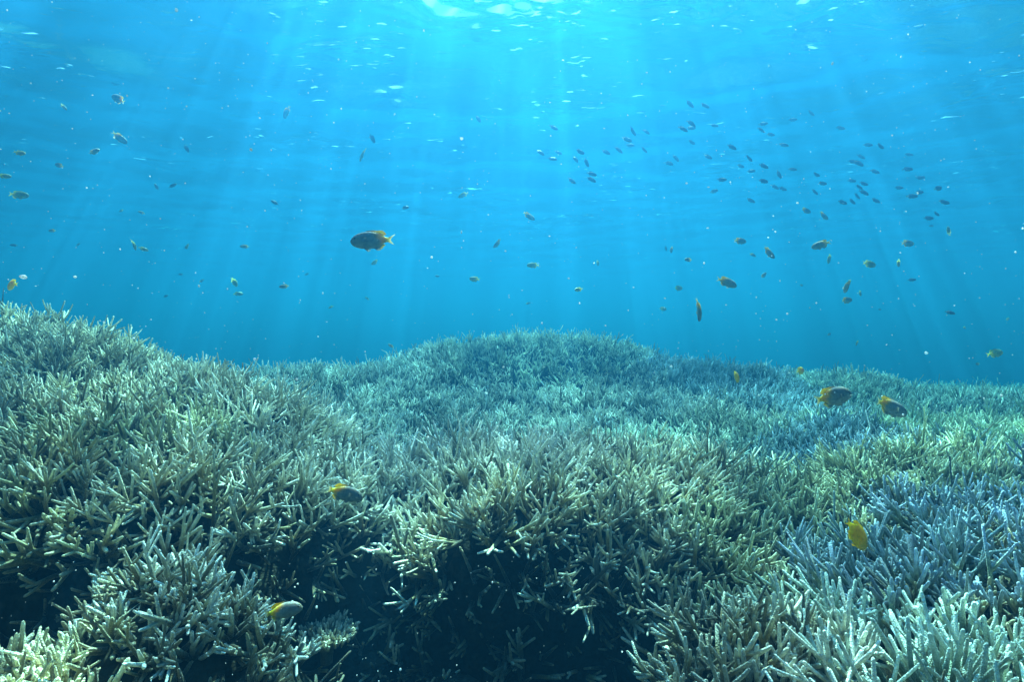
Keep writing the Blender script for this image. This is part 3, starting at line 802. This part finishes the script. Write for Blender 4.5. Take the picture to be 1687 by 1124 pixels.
c3 = [(45,480),(115,488),(53,570),(15,595),(50,592),(158,580),(386,572),(377,600),(421,622),(521,554),(606,522),(743,592),(870,670),(926,675),(53,658),(130,725),(240,680),(480,670),(320,732),(281,768),(387,768),(522,783),(329,792),(458,806),(630,808),(838,724),(800,748),(826,754),(903,793),(1060,715),(1055,782),(1112,823),(797,836),(849,850),(829,865),(852,890),(820,906),(659,849),(625,888),(386,838),(440,865),(475,873),(193,832),(158,885),(328,928),(752,936),(796,932),(905,928),(1013,869),(1110,890),(1075,908),(1197,871),(1221,936),(1188,989),(1151,1010)]
c2 = [(1355,606),(1417,608),(1327,645),(1343,672),(1408,692),(1290,692),(1232,703),(1110,702),(1090,735),(1141,752),(1010,704),(927,704),(982,735),(1166,804),(1163,830),(1072,836),(1523,755),(1555,730),(988,590),(640,548),(150,640)]
for k, (u, v) in enumerate([(1120 + x / 2.81, y / 2.81) for x, y in c3] + [(560 + x / 2.81, y / 2.81) for x, y in c2]):
    if k < len(c3):
        reg = 'right half' if u > 1380 else 'middle'
        ang = random.gauss(180 if random.random() < .25 else -2, 14) if False else random.gauss(-14, 16)
        if u > 1480: ang = random.gauss(4, 10)
    else:
        reg = 'thin left end' if u > 870 else ''
        ang = random.gauss(-35, 18)
    lab = ('small dark blue fish in the %s of the loose school under the surface' % reg) if reg else \
          ('lone small blue fish high above the big dusky damselfish' if u < 700 else 'lone small blue fish left of the school near the surface')
    place_fish('chromis_fish', 'blue', u, v, random.uniform(14, 19), ang, random.uniform(-15, 30), .066, lab, 'fish', 'school of small blue fish')

# ---------------------------------------------------------------- water
ZS = 1.9
def water():
    a1 = axis(60, .025, .2)
    xs = np.concatenate([-a1[:0:-1], a1]); ys = np.concatenate([-axis(60, .2, .5)[:0:-1], a1])
    X, Y = np.meshgrid(xs, ys)
    Z = np.zeros_like(X)
    rg = np.random.default_rng(3)
    for k in range(26):
        lam = rg.uniform(.35, 1.6); dr = rg.normal(1.35, .75); amp = .0042 * lam
        q = 2 * np.pi / lam * (X * math.cos(dr) + Y * math.sin(dr)) + rg.uniform(0, 6.28)
        Z += amp * (np.sin(q) + .25 * np.sin(2 * q))
    # short steep chop here and there: these faces pass the critical angle and let the sky through
    for u, v, s_, wl in ((735, 12, .30, .34), (785, 62, .16, .30), (830, 8, .18, .26), (950, 10, .20, .26), (1095, 12, .34, .26), (1012, 64, .13, .18), (1130, 30, .18, .2),
                         (1310, 72, .26, .24), (1345, 55, .14, .2), (1425, 100, .13, .22), (1612, 12, .22, .3), (1640, 170, .14, .26), (650, 158, .34, .34), (890, 252, .28, .3),
                         (1045, 232, .30, .3), (430, 126, .16, .22), (1215, 128, .14, .2), (1590, 160, .16, .24), (188, 133, .12, .2), (1290, 88, .2, .2), (1180, 8, .2, .24), (1410, 8, .1, .2), (490, 12, .12, .2), (330, 130, .1, .18)):
        el = math.atan((CV - v) / F); Yp = ZS / math.tan(el); Xp = (u - CU) / F * Yp
        tilt = math.radians(41.4) - el + math.radians(rg.uniform(10, 16))
        s_ *= .95 if v < 70 else .65; wl *= .55 if v < 70 else .55
        A = math.tan(tilt) * wl / (2 * np.pi)
        dr = 1.57 + rg.normal(0, .35)
        dx, dy = X - Xp, Y - Yp
        env = np.exp(-(dx / s_) ** 2 - (dy / (s_ * .9)) ** 2)
        Z += A * env * np.sin(2 * np.pi / wl * (dx * math.cos(dr) + dy * math.sin(dr)) + 2.6 * vnoise(dx * 5, dy * 5, int(u))) + A * .9 * env * vnoise(dx * 14 + 3, dy * 18, int(u) + 1)
    n1, n2 = len(xs), len(ys)
    ix = np.arange(n1 * n2).reshape(n2, n1)
    q = np.stack([ix[:-1, :-1], ix[:-1, 1:], ix[1:, 1:], ix[1:, :-1]], -1).reshape(-1, 4)
    o = link('water_surface', make_mesh('water_surface', np.stack([X, Y, ZS + Z], -1).reshape(-1, 3), [q]), water_mat())
    tag(o, 'rippled underside of the sea surface with bright glints', None, None, 'structure')
water()

# suspended plankton and silt
def specks():
    rg = np.random.default_rng(8)
    n = 11000
    Y = rg.uniform(.35, 4.5, n) ** 1.0
    X = rg.uniform(-.95, .95, n) * Y; Z = rg.uniform(-.62, .62, n) * Y
    ok = (Z < 1.3) & (rg.uniform(0, 1, n) < .35 + .9 * np.clip(vnoise(X * 3 + 9, (Y + Z * 2) * 3 + 9, 5), 0, 1))
    X, Y, Z = X[ok], Y[ok], Z[ok]; n = len(X)
    P = np.stack([X, Y, Z], 1)
    t = (1 + 5 ** .5) / 2
    iv = norm(np.array([(-1, t, 0), (1, t, 0), (-1, -t, 0), (1, -t, 0), (0, -1, t), (0, 1, t), (0, -1, -t), (0, 1, -t), (t, 0, -1), (t, 0, 1), (-t, 0, -1), (-t, 0, 1)], float))
    fi = np.array([(0,11,5),(0,5,1),(0,1,7),(0,7,10),(0,10,11),(1,5,9),(5,11,4),(11,10,2),(10,7,6),(7,1,8),(3,9,4),(3,4,2),(3,2,6),(3,6,8),(3,8,9),(4,9,5),(2,4,11),(6,2,10),(8,6,7),(9,8,1)])
    r = rg.lognormal(math.log(.00066), .55, n) * np.minimum(1, Y / 1.2)
    st = rg.uniform(.6, 1.6, (n, 1, 3)); jit = rg.uniform(.8, 1.2, (n, 12, 1))
    vs = P[:, None] + iv[None] * r[:, None, None] * st * jit
    f = (fi[None] + (np.arange(n) * 12)[:, None, None]).reshape(-1, 3)
    o = link('suspended_particles', make_mesh('suspended_particles', vs.reshape(-1, 3), [f]), M_SPECK)
    tag(o, 'pale specks of plankton and silt drifting in the water', None, None, 'stuff')
specks()

def haze():
    b = NB('sea water body')
    v = b.n('ShaderNodeVolumePrincipled')
    v.inputs['Color'].default_value = (0.024, 0.185, 0.44, 1)
    v.inputs['Absorption Color'].default_value = (0.0, 0.585, 1.0, 1)
    v.inputs['Density'].default_value = 0.30
    v.inputs['Anisotropy'].default_value = 0.76
    b.t.links.new(v.outputs[0], b.out.inputs['Volume'])
    x0, x1, y0, y1, z0, z1 = -62, 62, -62, 62, -4, ZS + .35
    vs = np.array([(x, y, z) for z in (z0, z1) for x, y in ((x0, y0), (x1, y0), (x1, y1), (x0, y1))])
    f = np.array([(0, 3, 2, 1), (4, 5, 6, 7), (0, 1, 5, 4), (1, 2, 6, 5), (2, 3, 7, 6), (3, 0, 4, 7)])
    o = link('haze', make_mesh('haze', vs, [f], smooth=False), b.m)
    tag(o, 'blue sea water body that fades distant coral', None, None, 'stuff')
haze()
print('verts', sum(len(o.data.vertices) for o in S.objects if o.type == 'MESH'))
